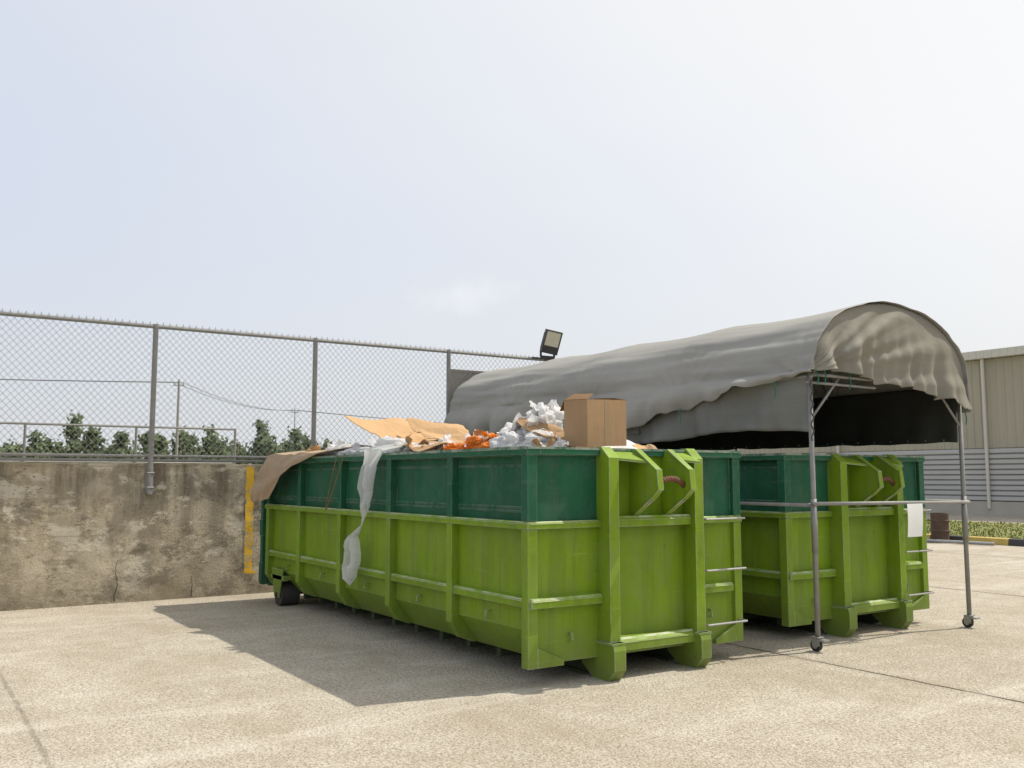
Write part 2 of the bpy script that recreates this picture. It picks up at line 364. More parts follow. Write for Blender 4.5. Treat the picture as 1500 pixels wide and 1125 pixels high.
# ------------------------------------------------------------------ dumpsters
def dumpster(loc):
    D=empty('dumpster',loc)
    W=2.34; L=6.06; zt=1.84; sm=1.24; y0=.04
    m=MB(); prof=[(.075,1.21),(.075,.42),(.27,.17),(.30,.19),(.10,.43),(.10,1.21)]
    m.prism(prof,'y',.06,L,0); m.prism([(W-p,q) for p,q in prof],'y',.06,L,0)
    m.box(.28,W-.28,.06,L,.17,.20)
    m.box(.07,W-.07,y0,y0+.03,.17,1.215)
    m.box(.80,1.66,y0-.006,y0+.024,1.215,1.80)
    m.done('lower_shell',LIME,D,bevel=.004)
    m=MB()
    for sx in (0,1):
        X=lambda a: a if sx==0 else W-a
        a,b=sorted((X(.08),X(.10))); m.box(a,b,.06,L,1.215,1.79)
        for zz in (1.325,1.355,1.69):
            a,b=sorted((X(.071),X(.081))); m.box(a,b,.08,L-.02,zz,zz+.014)
        a,b=sorted((X(-.012),X(.115))); m.box(a,b,-.012,L+.02,1.775,zt)
    m.box(.115,W-.115,-.012,.10,1.778,zt-.002)
    m.box(.07,.80,y0+.004,y0+.03,1.215,1.79); m.box(1.66,W-.07,y0+.004,y0+.03,1.215,1.79)
    m.box(.07,W-.07,L-.02,L+.05,.2,1.80)
    ribs=[1.216*i for i in range(1,5)]+[5.97]
    for sx in (0,1):
        X=lambda a: a if sx==0 else W-a
        for y in ribs:
            a,b=sorted((X(.0),X(.082))); m.box(a,b,y-.045,y+.045,1.26,1.776)
        a,b=sorted((X(0),X(.09))); m.box(a,b,0,.09,1.262,1.776)
    for z0,z1 in ((.25,.5),(.85,1.05),(1.45,1.7)):
        m.tube((-.02,L+.03,z0),(-.02,L+.03,z1),.035,8)
    m.box(-.03,.06,L+.0,L+.07,.22,1.82); m.box(W-.06,W+.03,L,L+.07,.22,1.82)
    m.done('upper_panels',DARK,D,bevel=.004)
    m=MB()
    for sx in (0,1):
        X=lambda a: a if sx==0 else W-a
        P=lambda pl:[(X(p),q) for p,q in pl]
        for y in ribs:
            m.prism(P([(0,1.20),(0,.36),(.10,.22),(.22,.175),(.285,.175),(.12,.44),(.085,.46),(.085,1.20)]),'y',y-.045,y+.045)
        a,b=sorted((X(0),X(.09))); m.box(a,b,0,.09,.15,1.198)
        m.prism(P([(.09,.15),(.34,.15),(.34,.19),(.09,.30)]),'y',.0,.05)
        m.prism(P([(-.008,1.20),(-.008,1.245),(.01,1.258),(.08,1.258),(.08,1.20)]),'y',-.006,L)
        for i in range(len(ribs)):
            ya=(.09 if i==0 else ribs[i-1]+.045); yb=ribs[i]-.045
            m.prism(P([(.018,.60),(.018,.655),(.03,.668),(.082,.68),(.082,.595)]),'y',ya,yb)
    m.prism([(-.008,1.201),(-.008,1.246),(.01,1.257),(y0+.01,1.257),(y0+.01,1.201)],'x',.004,.71)
    m.prism([(-.008,1.201),(-.008,1.246),(.01,1.257),(y0+.01,1.257),(y0+.01,1.201)],'x',1.755,W-.004)
    m.prism([(-.075,1.20),(-.075,1.26),(-.05,1.285),(y0,1.285),(y0,1.20)],'x',.81,1.655)
    for xa,xb in ((.02,.71),(1.755,2.20)):
        m.prism([(-.03,.60),(-.03,.655),(-.015,.672),(y0+.002,.685),(y0+.002,.595)],'x',xa,xb)
        m.prism([(-.03,.60),(y0,.60),(y0,.672),(-.02,.66)],'x',xa-.006,xa+.004)
    m.prism([(-.10,.22),(-.10,.29),(-.06,.32),(y0,.32),(y0,.20)],'x',.81,1.655)
    m.done('frame_rails',LIME,D,bevel=.004)
    m=MB()
    def skin_y(x0,z0,x1,z1,ya_,yb_): m.add([(x0,ya_,z0),(x1,ya_,z1),(x1,yb_,z1),(x0,yb_,z0)],[(0,1,2,3)])
    def skin_x(y0_,z0,y1_,z1,xa_,xb_): m.add([(xa_,y0_,z0),(xb_,y0_,z0),(xb_,y1_,z1),(xa_,y1_,z1)],[(0,1,2,3)])
    skin_y(-.0105,1.240,.009,1.2605,.0,L-.01)
    for i in range(len(ribs)):
        ya=(.095 if i==0 else ribs[i-1]+.048); yb=ribs[i]-.048
        skin_y(.0155,.649,.029,.6705,ya,yb)
    for xa,xb in ((.03,.70),(1.76,2.19)): skin_x(-.0325,.650,-.016,.6745,xa,xb)
    for xa,xb in ((.02,.70),(1.76,W-.02)): skin_x(-.0105,1.240,.009,1.2595,xa,xb)
    skin_x(-.0775,1.254,-.051,1.2875,.82,1.65); skin_x(-.1025,.283,-.061,.3225,.82,1.65)
    m.done('worn_edges',WORN,D,recalc=False)
    m=MB()
    m.add([(-.0145,-.01,1.818),(-.0145,-.01,1.8425),(-.0145,L,1.8425),(-.0145,L,1.822)],[(0,1,2,3)])
    m.add([(-.01,-.0145,1.822),(W,-.0145,1.820),(W,-.0145,1.8405),(-.01,-.0145,1.8405)],[(0,1,2,3)])
    m.done('worn_rim',WORND,D,recalc=False)
    m=MB()
    for xc in (.76,1.705):
        m.prism([(-.12,.20),(-.12,1.76),(-.02,1.85),(.05,1.85),(.05,.20)],'x',xc-.05,xc+.05)
        m.prism([(-.155,.30),(-.175,.24),(-.175,.09),(-.10,0),(.10,0),(.24,.10),(.24,.30)],'x',xc-.058,xc+.058)
        m.box(xc-.07,xc+.07,-.165,.20,.285,.30)
    for xe in (1.06,1.42):
        m.prism([(.04,1.83),(-.06,1.83),(-.32,1.66),(-.34,1.50),(-.24,1.42),(.0,1.27),(.04,1.27)],'x',xe-.012,xe+.012)
        pts=[(-.06,1.83),(-.32,1.66),(-.34,1.50),(-.24,1.42),(.0,1.27)]
        for (a,b),(c,d) in zip(pts[:-1],pts[1:]):
            m.prism([(a,b),(c,d),(c-.010,d+.001),(a-.010,b+.008)],'x',xe-.028,xe+.028)
    for xa,xb in ((.81,1.048),(1.432,1.655)):
        m.add([(xa,.03,1.83),(xb,.03,1.83),(xb,-.20,1.735),(xa,-.10,1.76),(xa,.03,1.81),(xb,.03,1.81),(xb,-.20,1.715),(xa,-.10,1.74)],
              [(0,1,2,3),(4,7,6,5),(0,4,5,1),(1,5,6,2),(2,6,7,3),(3,7,4,0)])
    m.done('end_posts',LIME,D,bevel=.005)
    m=MB(); pts=[]
    for i in range(17):
        t=i/16; pts.append((1.06+t*.36,-.235-.04*math.sin(t*math.pi),1.53+.06*math.sin(t*math.pi)))
    m.path(pts,.024,10); m.done('hook_bar',RUST,D,smooth=True)
    m=MB()
    for z in (.34,.80,1.24):
        m.path([(1.80,.03,z),(1.80,-.10,z),(2.28,-.10,z),(2.28,.03,z)],.010,6)
    for z in (.33,.79):
        m.path([(W+.0,.10,z),(W+.06,.10,z),(W+.06,.5,z),(W,.5,z)],.010,6)
    m.done('ladder_rungs',GALV,D)
    m=MB()
    for x,z in((.42,.36),(1.95,.42)): m.path([(x,y0,z+.03),(x,y0-.035,z+.02),(x,y0-.04,z-.02),(x,y0-.015,z-.035)],.009,6)
    for y in (.65,1.85,3.0,4.2,5.3):
        m.path([(.07,y,.52),(.03,y,.51),(.025,y,.47),(.05,y,.455)],.009,6)
    m.done('tarp_hooks',LIME,D)
    m=MB()
    for xc in (.76,1.705):
        m.box(xc-.03,xc+.03,.2,L-.1,.03,.168)
        m.box(xc-.06,xc+.06,.24,L-.1,.012,.03)
    for i in range(12): m.box(.30,W-.30,.35+i*.5,.41+i*.5,.09,.169)
    m.done('undercarriage',UNDER,D)
    m=MB()
    for xc in (.15,W-.15):
        m.prism([(5.38,.46),(5.78,.46),(5.66,.11),(5.50,.11)],'x',xc-.14,xc-.125); m.prism([(5.38,.46),(5.78,.46),(5.66,.11),(5.50,.11)],'x',xc+.125,xc+.14)
        m.box(xc-.14,xc+.14,5.36,5.80,.33,.38)
    m.done('roller_brackets',LIME,D)
    m=MB()
    for xc in (.15,W-.15):
        m.tube((xc-.115,5.58,.145),(xc+.115,5.58,.145),.145,24); m.tube((xc-.155,5.58,.14),(xc+.155,5.58,.14),.03,8)
    m.done('rollers',simple('roller_steel',(.06,.055,.05),.7,.3),D)
    return D
d1=dumpster((4.08,5.93,0))
d2=dumpster((7.35,6.20,0))

# ------------------------------------------------------------------ trash in the first dumpster
def crumple(c,r,mat,seed,sub,amp,mb):
    bm=bmesh.new(); bmesh.ops.create_icosphere(bm,subdivisions=sub,radius=1)
    off=Vector((seed*3.7,seed*1.3,seed*7.1))
    for v in bm.verts:
        p=v.co.normalized()
        lobe=noise.noise(p*1.1+off)*.5
        k=1+lobe+amp*(ridged(p*1.6+off,4)-1.0)*.5
        v.co=Vector((p.x*r[0]*k,p.y*r[1]*k,p.z*r[2]*k))+Vector(c)
    vs=[tuple(v.co) for v in bm.verts]; fs=[[v.index for v in f.verts] for f in bm.faces]; bm.free()
    mb.add(vs,fs,mat)
def flake(mb,c,size,mi,seed,tilt=.9):
    rot=Euler((random.uniform(-tilt,tilt),random.uniform(-tilt,tilt),random.uniform(0,6.28))).to_matrix()
    n=12
    def fn(u,v):
        x=(u-.5)*size*(1+.3*nz(v*3,seed)); y=(v-.5)*size*.8*(1+.3*nz(u*3,seed+5))
        z=size*(.30*nz(u*2.2,v*2.2,seed)+.12*nz(u*5,v*5,seed+2)+.06*(1-abs(nz(u*4,v*4,seed+9))*3))
        return Vector(c)+rot@Vector((x,y,z))
    mb.grid(fn,n,n,mi)
def sheet(name,corners,mat,thick=.006,curl=.03,seed=1,nu=14,nv=10):
    a,b,c,d=[Vector(p) for p in corners]; q=MB()
    nrm=(b-a).cross(d-a).normalized()
    def fn(u,v):
        p=a.lerp(b,u).lerp(d.lerp(c,u),v)
        cr=-.018*max(0,1-abs(u-.55)*14)
        return p+nrm*(cr+curl*(nz(u*1.6+seed,v*1.6,seed)*1.5)+.25*curl*nz(u*6,v*6,seed))
    q.grid(fn,nu,nv); return q.done(name,mat,recalc=False,solid=thick)
pile=empty('trash_pile')
m=MB()
def pf(u,v):
    x=4.20+u*2.10; y=6.06+v*5.85
    e=min(u,1-u)*2.10; e2=min(v,1-v)*5.85; k=min(1,e/.4)*min(1,e2/.4)
    return (x,y,1.70+.14*k+.16*k*nz(x*1.7,y*1.7,2)+.09*k*nz(x*6,y*6,5))
m.grid(pf,50,130)
k=NT('mixed_rubbish'); vc=k.vor(5,out='Color'); s=k.n('ShaderNodeSeparateColor'); k.l(vc,s.inputs[0])
k.col(k.ramp(s.outputs[0],[(0,(.32,.2,.1)),(.25,(.65,.64,.62)),(.45,(.42,.27,.14)),(.6,(.2,.2,.2)),(.72,(.7,.72,.74)),(.9,(.5,.3,.12))],'CONSTANT')); k.rough(.7); k.bump(k.noise(12,5),.5,.03)
m.done('rubbish_heap',k.mat,pile,recalc=False)
m=MB()
rb=[((4.55,10.15,1.88),(.34,.30,.10),1),((4.35,9.5,1.86),(.22,.3,.08),0),((4.36,8.80,1.90),(.20,.28,.11),0),((4.50,8.35,1.87),(.2,.25,.08),0),
 ((4.72,7.62,1.90),(.15,.20,.10),2),((4.62,7.30,1.87),(.13,.14,.08),2),((4.86,7.85,1.94),(.14,.14,.09),2),((4.50,7.75,1.86),(.10,.16,.07),2),((4.58,7.50,1.92),(.08,.10,.06),2),
 ((4.60,6.98,1.90),(.15,.16,.11),0),((4.80,7.10,1.96),(.16,.16,.13),0),((4.95,7.0,2.04),(.17,.15,.15),0),((4.78,6.75,1.91),(.18,.2,.10),0),((4.95,7.35,1.94),(.18,.2,.12),0),
 ((5.5,6.9,1.86),(.3,.3,.08),0),((5.6,8.0,1.88),(.35,.4,.12),0),((5.4,9.2,1.88),(.3,.4,.12),1),((5.7,10.4,1.88),(.35,.45,.12),0),((4.9,11.1,1.84),(.3,.35,.10),1),((4.4,11.3,1.83),(.2,.3,.08),0)]
for i,(c,r,mi) in enumerate(rb): crumple(c,r,mi,i+2,5,.5,m)
m.done('plastic_bags',[WHITEP,CLEARP,ORANGEP],pile,recalc=False,smooth=True)
m=MB()
for c,sp,n_,mis,sz in (((4.36,8.85,1.92),(.12,.30,.03),8,(0,0,1),.24),((4.70,7.60,1.96),(.12,.30,.06),12,(2,2,3,0),.22),((4.80,6.98,2.02),(.18,.22,.10),20,(0,0,0,4,1),.28),((4.98,6.92,2.17),(.11,.12,.07),10,(0,0,4),.24),
                   ((4.45,10.1,1.92),(.2,.35,.04),10,(1,0,4),.24),((4.45,8.1,1.90),(.15,.25,.03),7,(3,3,0),.24),((4.5,11.2,1.88),(.2,.3,.03),8,(4,3,0),.24),((4.62,6.45,1.88),(.15,.12,.03),5,(3,4,0),.2),((5.9,8.0,1.86),(.2,.8,.04),10,(0,3,4),.24)):
    for i in range(n_):
        flake(m,[c[j]+random.uniform(-1,1)*sp[j] for j in range(3)],random.uniform(.10,sz),random.choice(mis),random.random()*50,1.1)
m.done('loose_rubbish',[WHITEP,CLEARP,ORANGEP,CARD2,PAPER],pile,recalc=False,smooth=True)
sheet('cardboard_sheet',[(4.19,9.72,2.29),(4.44,9.03,1.96),(5.21,9.26,1.93),(5.09,10.06,2.27)],CARD2,.008,.05,1)
sheet('cardboard_sheet',[(4.80,9.40,2.27),(4.60,8.55,1.98),(4.95,8.15,1.93),(5.28,8.95,2.16)],CARD2,.008,.05,5)
sheet('cardboard_sheet',[(4.66,6.98,2.12),(4.72,6.58,1.93),(5.05,6.55,1.90),(4.96,6.90,2.12)],CARD,.008,.04,8)
sheet('cardboard_sheet',[(4.28,8.6,1.92),(4.22,8.00,1.87),(4.6,7.9,1.92),(4.75,8.5,2.0)],CARD,.008,.04,3)
cs=MB()
prof=[((4.55,9.75,1.96),(4.60,11.4,1.91)),((4.30,9.85,1.94),(4.32,11.55,1.92)),((4.04,10.05,1.88),(4.03,11.75,1.88)),((3.97,10.75,1.74),(3.95,11.90,1.66)),((3.95,11.1,1.60),(3.90,11.95,1.45)),((3.94,11.45,1.34),(3.90,11.95,1.28))]
def cf(u,v):
    t=v*(len(prof)-1); i=min(int(t),len(prof)-2); f=t-i
    a=Vector(prof[i][0]).lerp(Vector(prof[i][1]),u); b=Vector(prof[i+1][0]).lerp(Vector(prof[i+1][1]),u)
    return a.lerp(b,f)+Vector((nz(u*3,v*4,4)*.05-.01,nz(u*5,v*5,9)*.03,nz(u*4,v*3,1)*.03-.02*max(0,1-abs(u-.45)*12)))
cs.grid(cf,24,20); cs.done('flattened_cardboard_box',CARD3,recalc=False,solid=.008)
bx=empty('cardboard_box',(4.88,6.20,1.86)); bx.rotation_euler=(R(2),R(-2),R(4))
w,dp,hh=.46,.30,.40; t=.006
m=MB(); m.box(0,w,0,t,0,hh); m.box(0,w,dp-t,dp,0,hh); m.box(0,t,t,dp-t,0,hh); m.box(w-t,w,t,dp-t,0,hh); m.box(t,w-t,t,dp-t,0,t)
m.done('box_walls',CARD,bx)
m=MB()
m.add([(0,.0,hh+.001),(w,.0,hh+.001),(w-.02,.13,hh+.004),(.02,.13,hh-.03)],[(0,1,2,3)])
m.add([(.002,.0,hh+.002),(.002,dp,hh+.002),(.10,dp-.02,hh+.055),(.10,.03,hh+.05)],[(0,1,2,3)])
m.add([(0,dp,hh+.001),(w,dp,hh+.001),(w-.02,dp+.08,hh-.08),(.02,dp+.08,hh-.09)],[(0,1,2,3)])
m.add([(w,.0,hh+.001),(w,dp,hh+.001),(w-.12,dp-.02,hh+.02),(w-.12,.02,hh+.015)],[(0,1,2,3)])
m.done('box_flaps',CARDD,bx,recalc=False,solid=.005)
m=MB(); m.box(.20,.26,-.0015,.0,.0,hh); m.done('packing_tape',simple('packing_tape',(.34,.225,.125),.3),bx)
def strip(name,path,seed,mat):
    q=MB(); P=[(Vector(p),w) for p,w in path]
    def fn(u,v):
        t=v*(len(P)-1); i=min(int(t),len(P)-2); f=t-i; f=f*f*(3-2*f)
        c=P[i][0].lerp(P[i+1][0],f); w=P[i][1]*(1-f)+P[i+1][1]*f
        s=(u-.5); g=min(1,w/.2)
        return c+Vector((-.03+g*(.045*math.sin(u*13+v*5+seed)+nz(u*6,v*9,seed)*.05), s*w+g*nz(v*7,u*2,seed)*.03, g*nz(u*4,v*6,seed+3)*.05))
    q.grid(fn,26,90); return q.done(name,mat,recalc=False,smooth=True)
FILM=plastic_mat('thin_white_film',(.86,.87,.86),.5,.4,.78)
strip('plastic_film',[((4.30,8.45,1.93),.30),((4.06,8.55,1.88),.34),((4.02,8.62,1.72),.27),((4.02,8.68,1.50),.20),((4.02,8.72,1.32),.15),((4.02,8.74,1.20),.04),((4.01,8.76,1.12),.02),((4.00,8.92,1.00),.14),((4.00,9.0,.85),.32),((4.00,9.04,.70),.34),((4.00,9.0,.57),.20),((4.00,9.0,.50),.03)],4,FILM)
m=MB(); pts=[]
for i in range(25):
    t=i/24; pts.append((4.04-.03*math.sin(t*3.1),9.55+.32*math.sin(t*math.pi*1.0)-.2*t,1.86-.62*math.sin(t*math.pi)))
m.path(pts,.006,5); m.done('packing_strap',CARDD)

# ------------------------------------------------------------------ canopy tent
tent=empty('canopy_tent')
ya,yb=5.72,12.50; xl,xr=7.21,9.70; ez=2.62; pk=3.38; xc=(xl+xr)/2; hw=(xr-xl)/2+.04
m=MB()
def hem_l(y):
    pts=[(5.6,2.60),(6.1,2.54),(6.5,2.47),(7.0,2.42),(7.5,2.31),(8.4,2.17),(9.5,2.13),(11,2.2),(12.0,2.28),(12.6,2.34)]
    for (a,b),(c,d) in zip(pts[:-1],pts[1:]):
        if a<=y<=c: 
            return b+(d-b)*(y-a)/(c-a)+.10*nz(y*1.9,1)+.05*nz(y*5,4)
    return pts[0][1] if y<pts[0][0] else pts[-1][1]
def hoop(y):
    t=((y-ya)/(yb-ya)*4)%1; return math.sin(math.pi*t)
def canopy(u,v):
    y=ya-.06+v*(yb-ya+.12)
    hl=hem_l(y); hr=2.33+.04*nz(y*2,9)
    side=.2
    if u<side:
        t=u/side; z=hl+(ez-hl)*t; g=1-t
        x=xl-.04-.05*math.sin(math.pi*t)-.07*g*(1+2*nz(y*2.4,6))+g*(.13*nz(y*1.9+z*1.2,z*1.5,3)+.05*nz(y*5+z*2,z*2,8))
    elif u>1-side:
        t=(1-u)/side; z=hr+(ez-hr)*t; x=xr+.04+.03*(1-t)*(1+1.5*nz(y*3.1,16))
    else:
        t=min(1,max(0,(u-side)/(1-2*side))); a=math.pi*(1-t); sa=max(0,math.sin(a))
        sg=hoop(y); r=1-.02*sg*sa
        x=xc+hw*math.cos(a)*r; z=ez+(pk-ez)*sa**.9*(1-.045*sg)
        ed=max(0,1-sa*1.2)
        ph=(y+1.4*z)*.8
        wr=.012*nz(y*.5,t*7,1)+(.3+.8*ed)*.036*nz(ph*.55,t*15+y*.5,11)+.016*nz(ph*1.1,t*30-y*.6,15)*(.3+ed)
        # creases radiating out of the hoop feet
        hy=((y-ya)/(yb-ya)*4); fy=(hy-round(hy))*1.7; fz=max(.02,z-2.45)
        an=math.atan2(fz,fy); wr+=.030*nz(an*5,round(hy)*3.3,2)*max(0,1-math.hypot(fy,fz)/.95)
        wr-=.022*ed*sg
        x+=math.cos(a)*wr; z+=sa*wr
    return (x,y,z)
m.grid(canopy,170,320); m.done('canopy_cover',CANVAS,tent,smooth=True,recalc=False,solid=.004)
def gable(yy,sgn,name,mat):
    q=MB()
    def fn(u,v):
        a=math.pi*(1-u); X=xc+hw*math.cos(a)*.985; top=ez+(pk-ez)*max(0,math.sin(a))**.9-.012
        s=(X-xl)/(xr-xl)
        hem=2.63-.06*s-.25*s*abs(s)+.055*abs(math.sin(s*17+2*nz(s*3,2)))*(.3+.7*abs(s))-.03+.08*nz(s*4,3)
        if s>.97: hem=2.33
        if s>.9: top=max(top,hem+.06)
        hem=min(hem,top-.005)
        z=hem+(top-hem)*v
        bulge=.06*math.sin(math.pi*min(1,max(0,v)))*math.sin(a)
        dx=(X-xl)+.15; dz=z-2.55; ang=math.atan2(dz,dx); rad=math.hypot(dx,dz)
        fold=.06*nz(ang*6,rad*.5,8)*min(1,rad)+.022*nz(ang*14,rad*.8,2)
        e=min(1,(1-v)*6)
        return (X,yy+sgn*(bulge+fold*e+.07*e*(1-v)**2*(1+nz(s*12,1)*3)),z)
    q.grid(fn,170,44); return q.done(name,mat,tent,smooth=True,recalc=False,solid=.003)
gable(ya-.02,-1,'front_gable',GABLE); gable(yb,1,'back_gable',CANVAS)
def curtain(p0,p1,zt_,zb_,name,mat,amp=.03,seed=0,nu=160):
    q=MB(); a=Vector((*p0,0)); b=Vector((*p1,0)); nr=(b-a).cross(Vector((0,0,1))).normalized(); L=(b-a).length
    def fn(u,v):
        p=a.lerp(b,u); s=u*L; zb2=zb_(u) if callable(zb_) else zb_; zb2+=.018*nz(s*3,seed)
        z=zb2+(zt_-zb2)*v
        return p+nr*(amp*(1.2-v)*(nz(s*2.2+v*.5,v*.8,seed)*1.3+.4*nz(s*6,v*2,seed+4)))+Vector((0,0,z))
    q.grid(fn,nu,16); return q.done(name,mat,tent,smooth=True,recalc=False,solid=.003)
curtain((xl-.01,ya+.05),(xl+.0,9.3),2.58,lambda u:2.03+.04*math.sin(u*7)+(.12*max(0,u-.75)),'side_curtain',CURTAIN,.08,3)
curtain((xl+.03,ya+2.5),(xl+.03,yb),2.55,2.10,'side_curtain_rear',CURTAIN,.05,7)
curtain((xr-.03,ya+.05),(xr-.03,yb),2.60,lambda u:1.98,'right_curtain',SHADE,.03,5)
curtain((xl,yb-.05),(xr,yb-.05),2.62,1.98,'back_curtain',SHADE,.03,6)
m=MB()
ym=(ya+yb)/2
def XR(y): return xr if y<ya+.1 else xr+.12
for y in (ya+.03,ym,yb-.03):
    for x in (xl,XR(y)):
        m.tube((x,y,.13),(x,y,2.60),.024,10); m.tube((x,y,.9),(x,y,1.40),.029,10)
    m.tube((xl,y,2.58),(xr,y,2.58),.018,8)
for i in range(5):
    y=ya+.03+(yb-ya-.06)*i/4; pts=[]
    for j in range(19):
        a=math.pi*j/18; pts.append((xc+(hw-.10)*math.cos(a),y,ez-.06+(pk-ez-.08)*max(0,math.sin(a))**.9))
    m.path(pts,.014,7)
m.tube((xl,ya,1.34),(xl,yb,1.34),.017,8); m.tube((xr+.03,ya,1.34),(xr+.12,ym,1.34),.017,8); m.tube((xr+.12,ym,1.34),(xr+.12,yb,1.34),.017,8)
for x in (xl,xr): m.tube((x,ya,2.56),(x,yb,2.56),.018,8)
m.tube((xc,ya,pk-.17),(xc,yb,pk-.17),.014,8)
m.tube((xl-.05,ya,1.355),(xr+.05,ya,1.335),.018,8); m.tube((xl,yb,1.34),(xr,yb,1.34),.016,8)
m.tube((xl,ya+.03,2.15),(xl+.45,ya+.03,2.58),.013,8); m.tube((xr,ya+.03,2.15),(xr-.45,ya+.03,2.58),.013,8)
m.tube((xl-.05,ya+.03,2.50),(xl+1.0,ya+.03,2.50),.014,8)
m.done('tent_frame',GALVD,tent,smooth=True)
m=MB()
for y in (ya+.03,ym,yb-.03):
    for x in (xl,XR(y)):
        m.box(x-.04,x+.04,y-.04,y+.04,.125,.135,1); m.box(x-.027,x-.020,y-.03,y+.05,.05,.13,1); m.box(x+.020,x+.027,y-.03,y+.05,.05,.13,1)
        m.tube((x-.019,y+.02,.055),(x+.019,y+.02,.055),.055,18,0); m.tube((x-.024,y+.02,.055),(x+.024,y+.02,.055),.03,12,1)
        m.box(x-.03,x+.05,y-.09,y-.035,.10,.115,1)
m.done('casters',[RUBBER,GALV],tent)
m=MB()
for i in range(26):
    z=2.52-i*.022; a=i*1.1
    m.tube((xl-.03+.012*math.cos(a),ya-.01+.012*math.sin(a),z),(xl-.03+.012*math.cos(a+1.2),ya-.01+.012*math.sin(a+1.2),z-.026),.008,5)
m.done('chain',simple('chain_steel',(.09,.085,.08),.6,.4),tent)
m=MB()
for x,y,z in((xl+.02,ya-.05,2.60),(xl+.09,ya-.08,2.62),(xl-.08,6.1,2.50),(xl-.10,7.4,2.3),(xr-.03,ya-.06,2.3),(xl+.5,ya-.05,2.58)):
    m.path([(x,y,z+.05),(x-.015,y,z),(x+.01,y,z-.06),(x-.01,y,z-.13)],.006,5)
m.done('green_ties',simple('green_cord',(.01,.16,.10),.6),tent)
m=MB()
for i in range(30):
    y=ya+.2+i*.22; m.tube((xr-.045,y,2.01),(xr-.05,y,2.01),.008,8)
m.done('grommets',simple('brass',(.4,.37,.3),.5,.5),tent)
m=MB()
m.grid(lambda u,v:(8.58+u*.25,ya-.022-.012*math.sin(v*2.5)-.01*u*v,1.00+v*.335),6,8)
m.done('paper_sign',PAPER,recalc=False)

# ------------------------------------------------------------------ warehouse
wh=empty('warehouse_building')
BEI=simple('beige_metal_cladding',(.40,.365,.28),.55,.0,.14,.6); SLAT=simple('grey_slat_cladding',(.46,.45,.43),.55,0,.10,.6)
FAS=simple('pale_fascia',(.60,.57,.50),.6,0,.08); CONB=simple('base_concrete',(.42,.39,.33),.9,0,.15,2,.3)
X0=38.5; Y0=2; Y1=46
m=MB(); p=[]
y=Y0
while y<Y1:
    p+= [(X0,y),(X0,y+.22),(X0-.04,y+.25),(X0-.04,y+.30),(X0,y+.33)]; y+=.35
p+=[(X0+.2,Y1),(X0+.2,Y0)]
n=len(p)-2
m.add([(a,b,2.84) for a,b in p[:n]]+[(a,b,6.6) for a,b in p[:n]],[(i,i+1,n+i+1,n+i) for i in range(n-1)])
m.box(X0+.05,X0+25,Y0,Y1,0,6.6); m.done('upper_cladding',BEI,wh)
m=MB(); z=.62
while z<2.80:
    m.prism([(X0-.02,z),(X0-.11,z+.03),(X0-.11,z+.15),(X0-.02,z+.21)],'y',Y0,Y1); z+=.22
m.done('lower_slats',SLAT,wh)
m=MB(); m.box(X0-.16,X0+.04,Y0-.1,Y1,0,.60); m.done('plinth',CONB,wh)
m=MB(); m.box(X0-.35,X0+.1,Y0-.3,Y1+.3,6.62,6.96); m.prism([(X0-.35,6.96),(X0+12,7.7),(X0+25,6.96)],'y',Y0-.3,Y1+.3)
for i in range(130): m.box(X0-.37,X0-.35,Y0-.3+i*.34,Y0-.2+i*.34,6.65,6.94)
m.done('roof',FAS,wh)
m=MB()
for y in (7,14,21.6,29,36.5): m.tube((X0-.2,y,.3),(X0-.2,y,6.6),.07,8)
m.done('downpipes',FAS,wh)

rb_=MB(); N=22
zs=[0,.02,.25,.27,.29,.31,.50,.52,.54,.56,.70,.72]; rs=[.20,.21,.21,.225,.225,.21,.21,.225,.225,.21,.21,.20]
vs=[(rs[j]*math.cos(6.283*i/N),rs[j]*math.sin(6.283*i/N),zs[j]) for j in range(len(zs)) for i in range(N)]
fs=[(j*N+i,j*N+(i+1)%N,(j+1)*N+(i+1)%N,(j+1)*N+i) for j in range(len(zs)-1) for i in range(N)]
rb_.add(vs,fs); rb_.tube((0,0,.60),(0,0,.61),.2,N)
rb_.done('rusty_barrel',simple('dark_rust',(.085,.055,.038),.85,.1,.5,6,.3),loc=(21.75,13.55,0))
m=MB(); m.tube((21.4,14.5,.16),(22.4,17.5,.19),.05,8); m.tube((21.6,12.1,.05),(21.0,15.4,.06),.04,8); m.tube((21.5,15.5,.3),(23.5,16.5,.22),.06,8)
m.box(21.9,23.5,15.5,16.6,.17,.22)
m.done('scrap_pipes',GALV)

# ------------------------------------------------------------------ background behind the wall
m=MB(); ry=20.0
m.tube((-8,ry,2.63),(6.1,ry,2.63),.025,6); m.tube((-8,ry,1.9),(6.1,ry,1.9),.02,6)
for i in range(8): m.tube((6.1-2.02*i,ry,0),(6.1-2.02*i,ry,2.65),.026,6)
m.done('metal_railing',GALVD)
POLE=simple('pole_concrete',(.30,.29,.27),.8)
def upole(x,y,h,r=.10):
    q=MB(); q.tube((x,y,0),(x,y,h),r,8,r1=r*.6); q.box(x-.3,x+.3,y-.03,y+.03,h-.35,h-.29)
    for dx in (-.25,.25): q.tube((x+dx,y,h-.29),(x+dx,y,h-.14),.035,6)
    return q.done('utility_pole',POLE)
pls=[(-40,58,7.0),(13.2,54.0,7.1),(26,70,7.0),(75,74,6.6)]
for i,p in enumerate(pls): upole(*p,r=.10 if i<2 else .06)
m=MB()
for a,b in zip(pls[:-1],pls[1:]):
    for dx in (-.25,.25):
        pp=[]
        for i in range(17):
            t=i/16; pp.append((a[0]+(b[0]-a[0])*t+dx,a[1]+(b[1]-a[1])*t,(a[2]-.14)*(1-t)+(b[2]-.14)*t-.5*4*t*(1-t)))
        m.path(pp,.016,4)
